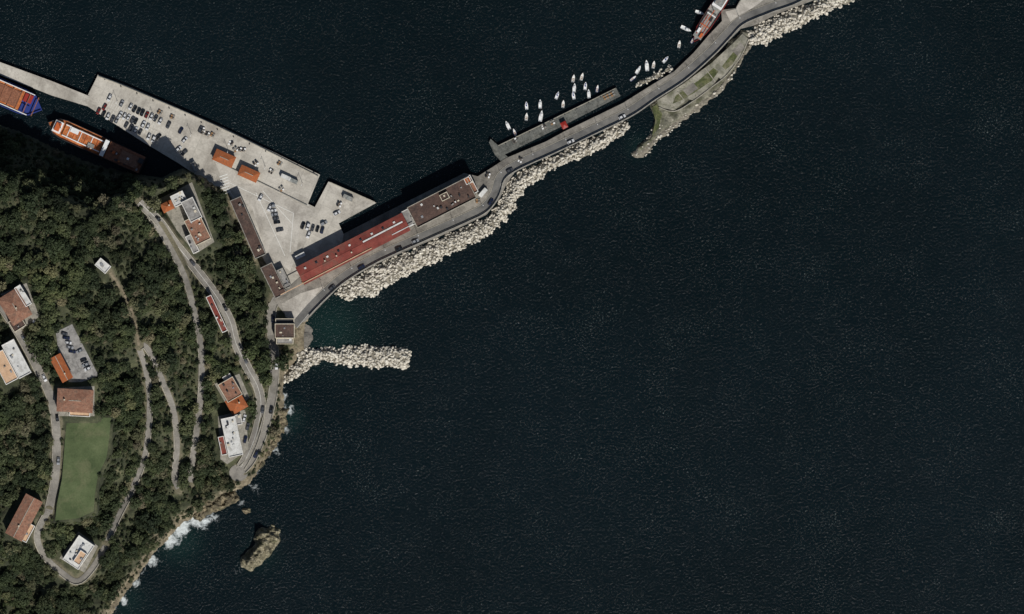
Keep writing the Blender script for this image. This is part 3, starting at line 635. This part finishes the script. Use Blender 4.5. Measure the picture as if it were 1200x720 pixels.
rocky('sea_stack_island',[(281,662),(284,650),(296,640),(299,626),(306,618),(318,616),(328,622),(327,636),(318,650),(308,660),(296,669),(286,668)],6,.8,'islandrock',seed=6,amp=2.2,step=1.2,f=.12)
rocky('shore_rocks',[(224,606),(228,590),(240,582),(256,578),(276,572),(280,586),(262,596),(248,602),(234,610)],4,.8,'darkrock',seed=7,amp=2.2,step=1.2,f=.15)
rocky('shore_rock',[(283,597),(292,596),(294,601),(286,603)],1.5,.6,'darkrock',seed=8,step=1.2)
rocky('shore_rocks',[(322,470),(338,480),(336,500),(326,520),(308,546),(300,552),(308,530),(322,505)],1.8,.4,'darkrock',seed=9,amp=1.4,step=1.2,f=.2)
rocky('pebble_beach',[(342,378),(356,378),(366,386),(367,398),(362,410),(348,412)],1.1,.12,'mole',seed=10,amp=.4,step=1.5)

# ------------------------------------------------------------ trees
def tree(seed,R=3.0,Ht=5.5,dens=520):
    r=random.Random(seed); b=MB()
    def limb(p,q,r0,r1):
        p=Vector(p);q=Vector(q);d=(q-p).normalized(); u=d.orthogonal().normalized(); w=d.cross(u); vs=[]
        for c,rr in((p,r0),(q,r1)):
            for i in range(5):
                a=i*1.2566; vs.append(c+u*math.cos(a)*rr+w*math.sin(a)*rr)
        b.add(vs,[(i,(i+1)%5,5+(i+1)%5,5+i) for i in range(5)],'bark')
    limb((0,0,-1),(0.1,0,Ht*.5),.28,.17)
    lobes=[]
    for i in range(7):
        a=i*2*math.pi/6+r.uniform(-.4,.4); rr=R*r.uniform(.35,.68) if i<6 else 0
        c=Vector((rr*math.cos(a),rr*math.sin(a),Ht*r.uniform(.55,.8) if i<6 else Ht*.88)); lobes.append((c,R*r.uniform(.32,.52)))
        limb((0.1,0,Ht*.45),c,.13,.04)
    vs=[];fs=[]
    for i in range(dens):
        c,rad=r.choice(lobes)
        d=Vector((r.gauss(0,1),r.gauss(0,1),r.gauss(.35,.9))).normalized(); p=c+d*rad*r.uniform(.55,1.08)
        p.z=c.z+(p.z-c.z)*.85
        s=r.uniform(.16,.36)*R/3; nrm=(d+Vector((r.gauss(0,.6),r.gauss(0,.6),r.gauss(.3,.5)))).normalized()
        u=nrm.orthogonal().normalized(); w=nrm.cross(u); a=r.uniform(0,6.28); u,w=u*math.cos(a)+w*math.sin(a),w*math.cos(a)-u*math.sin(a)
        o=len(vs); vs+=[p+u*s*1.4,p+w*s*.8,p-u*s*1.4,p-w*s*.8]; fs.append((o,o+1,o+2,o+3))
    b.add(vs,fs,'leaf'); return bpy.data.objects.new('tree_shape',b.mesh('tree'))
TC=proto_col('tree_shapes',[tree(i) for i in range(7)])
PADL=list(PADS.values())
def free(X,Y,m_pad,m_road,m_coast):
    ok=sdist(X,Y,LAND)>m_coast
    for p in PADL: ok&=sdist(X,Y,p)<-m_pad
    for nm,w,sp,zz,mt in RD: ok&=(seg_dist(X,Y,sp)[0]>w/2+m_road)
    ok&=~(inside(X,Y,QUAY)); ok&=sdist(X,Y,MOLE)<-2
    return ok
def scatter_trees(name,step,smin,smax,mp,mr_,mc,thr,seed,x0=-30,x1=345,y0=110,y1=735):
    gx,gy=np.meshgrid(np.arange(x0,x1,step),np.arange(y0,y1,step)); X=(gx+np.random.uniform(-.5,.5,gx.shape)*step).ravel();Y=(gy+np.random.uniform(-.5,.5,gx.shape)*step).ravel()
    ok=free(X,Y,mp,mr_,mc); X=X[ok];Y=Y[ok]; Z=samp(H,X,Y); pts=[]
    for x,y,z in zip(X,Y,Z):
        nval=fbm(x,y,.03,seed)
        if nval<thr: continue
        s=random.uniform(smin,smax)*(1+.3*nval)*(1.5 if random.random()<.06 else 1)
        wx,wy=W(x,y); pts.append((wx,wy,z-.3,s,random.uniform(.9,1.25)))
    scatter(name,pts,TC,.06)
scatter_trees('woodland_trees',7.2,.6,1.3,4.5,3.2,7,-.17,20)
scatter_trees('undergrowth_shrubs',4.4,.15,.5,2,1.2,4,-.5,21)
scatter_trees('distant_woodland',14,1.0,1.8,6,6,10,-.9,22,-880,-30,110,1000)
for i,(x,y,s) in enumerate([(60,396,.8),(46,352,.9),(58,372,.7),(122,450,1),(138,500,1.2),(140,530,1.1),(125,610,1),(60,640,.8),(122,655,.9),(22,640,.9),(258,300,.8),(246,306,.7),(298,480,.6),(250,545,.6),(262,552,.6),(8,470,1.1)]):
    o=place(TC.objects[i%7].data,'garden_tree',x,y,float(samp(H,x,y)[0])-.2,i*50); o.scale=(s,s,s)

# ------------------------------------------------------------ water
wx_=np.concatenate([[-60000,-20000,-6000,-2000,-900,-400],np.arange(-100,1300,4),[1500,2200,5000,20000,60000]]).astype(float)
wy_=np.concatenate([[-60000,-20000,-6000,-2000,-600,-200],np.arange(-60,790,4),[1000,2000,5000,20000,60000]]).astype(float)
gx,gy=np.meshgrid(wx_,wy_); vv=np.stack([(gx-600)*S,(360-gy)*S,0*gx],-1).reshape(-1,3); ii=np.arange(gx.size).reshape(gx.shape)
qq=np.stack([ii[:-1,:-1],ii[1:,:-1],ii[1:,1:],ii[:-1,1:]],-1).reshape(-1,4)
me=bpy.data.meshes.new('sea_water'); me.from_pydata(vv.tolist(),[],qq.tolist())
sh=np.zeros(gx.shape); fo=np.zeros(gx.shape)
for x,y,r,s in [(388,385,50,.5),(365,390,24,.35),(208,632,34,.5),(338,490,22,.4),(305,650,24,.25),(748,172,18,.25),(150,705,26,.3)]:
    sh=np.maximum(sh,s*np.exp(-((gx-x)**2+(gy-y)**2)/(r*r*.6)))
for x,y,r,s in [(212,618,15,.95),(200,634,12,.85),(228,608,13,.95),(178,658,10,.8),(160,684,8,.7),(238,612,12,.75),(338,482,9,.7),(336,505,8,.7),(333,466,8,.65),(322,528,8,.6),(280,668,8,.4),(300,575,9,.5),(285,590,8,.5),(144,704,7,.8),(250,606,10,.6)]:
    fo=np.maximum(fo,s*np.exp(-((gx-x)**2+(gy-y)**2)/(r*r*1.0)))
dl=sdist(gx,gy,LAND); fo=np.maximum(fo,.42*sstep(7,1,np.abs(dl))*(gy>440)*(gx<400))
for n_,arr in(('shallow',sh),('foam',fo)):
    a=me.attributes.new(n_,'FLOAT','POINT'); a.data.foreach_set('value',arr.reshape(-1))
m,nt,b=newmat('sea_water'); geo=N(nt,'ShaderNodeNewGeometry'); P=geo.outputs['Position']
col=ramp(nt,noi(nt,P,.005,5,.55),[(.35,C(4,15,18)),(.65,C(8,20,24))])
at=N(nt,'ShaderNodeAttribute',attribute_name='shallow'); col=mix(nt,at.outputs['Fac'],col,C(24,50,46))
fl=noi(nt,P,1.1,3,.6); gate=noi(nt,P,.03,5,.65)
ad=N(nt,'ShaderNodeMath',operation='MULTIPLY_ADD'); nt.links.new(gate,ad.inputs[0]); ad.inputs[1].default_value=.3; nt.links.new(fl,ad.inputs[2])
ff=ramp(nt,ad.outputs[0],[(.795,g3(0)),(.905,g3(.45))]); col=mix(nt,ff,col,C(140,150,146))  # pale flecks: specular sparkle painted into the base colour, along with small whitecaps
at2=N(nt,'ShaderNodeAttribute',attribute_name='foam'); s1=N(nt,'ShaderNodeMath',operation='MULTIPLY_ADD')
nt.links.new(at2.outputs['Fac'],s1.inputs[0]); s1.inputs[1].default_value=.55; nt.links.new(noi(nt,P,.28,8,.72,.8),s1.inputs[2])
ffo=ramp(nt,s1.outputs[0],[(.74,g3(0)),(.95,g3(.9))]); col=mix(nt,ffo,col,C(205,212,212))
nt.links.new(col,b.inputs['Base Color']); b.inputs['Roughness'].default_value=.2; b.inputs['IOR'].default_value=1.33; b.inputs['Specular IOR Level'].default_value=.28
bp=N(nt,'ShaderNodeBump'); bp.inputs['Strength'].default_value=.9; bp.inputs['Distance'].default_value=.5
nt.links.new(noi(nt,P,.75,5,.6),bp.inputs['Height']); nt.links.new(bp.outputs[0],b.inputs['Normal'])
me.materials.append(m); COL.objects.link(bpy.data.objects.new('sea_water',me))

# ------------------------------------------------------------ light, camera
el=math.radians(47); az=math.radians(160)
sd=Vector((math.sin(az)*math.cos(el),math.cos(az)*math.cos(el),math.sin(el)))
su=bpy.data.lights.new('sun','SUN'); su.energy=4.3; su.angle=math.radians(.5); su.color=(1,.965,.915)
so=bpy.data.objects.new('sun',su); so.rotation_euler=sd.to_track_quat('Z','Y').to_euler(); so.location=(0,0,500); COL.objects.link(so)
w=bpy.data.worlds.new('World'); scene.world=w; w.use_nodes=True; nt=w.node_tree; bg=nt.nodes['Background']
sk=nt.nodes.new('ShaderNodeTexSky'); sk.sky_type='NISHITA'; sk.sun_disc=False; sk.sun_elevation=el; sk.sun_rotation=az
nt.links.new(sk.outputs[0],bg.inputs[0]); bg.inputs[1].default_value=.05
cd=bpy.data.cameras.new('camera'); cam=bpy.data.objects.new('camera',cd); COL.objects.link(cam); scene.camera=cam
HC=6000; cam.location=(0,0,HC); cam.rotation_euler=(0,0,0); cd.sensor_width=36; cd.lens=36*HC/(1200*S); cd.clip_start=10; cd.clip_end=100000
scene.view_settings.view_transform='Standard'; scene.view_settings.look='None'; scene.view_settings.exposure=0
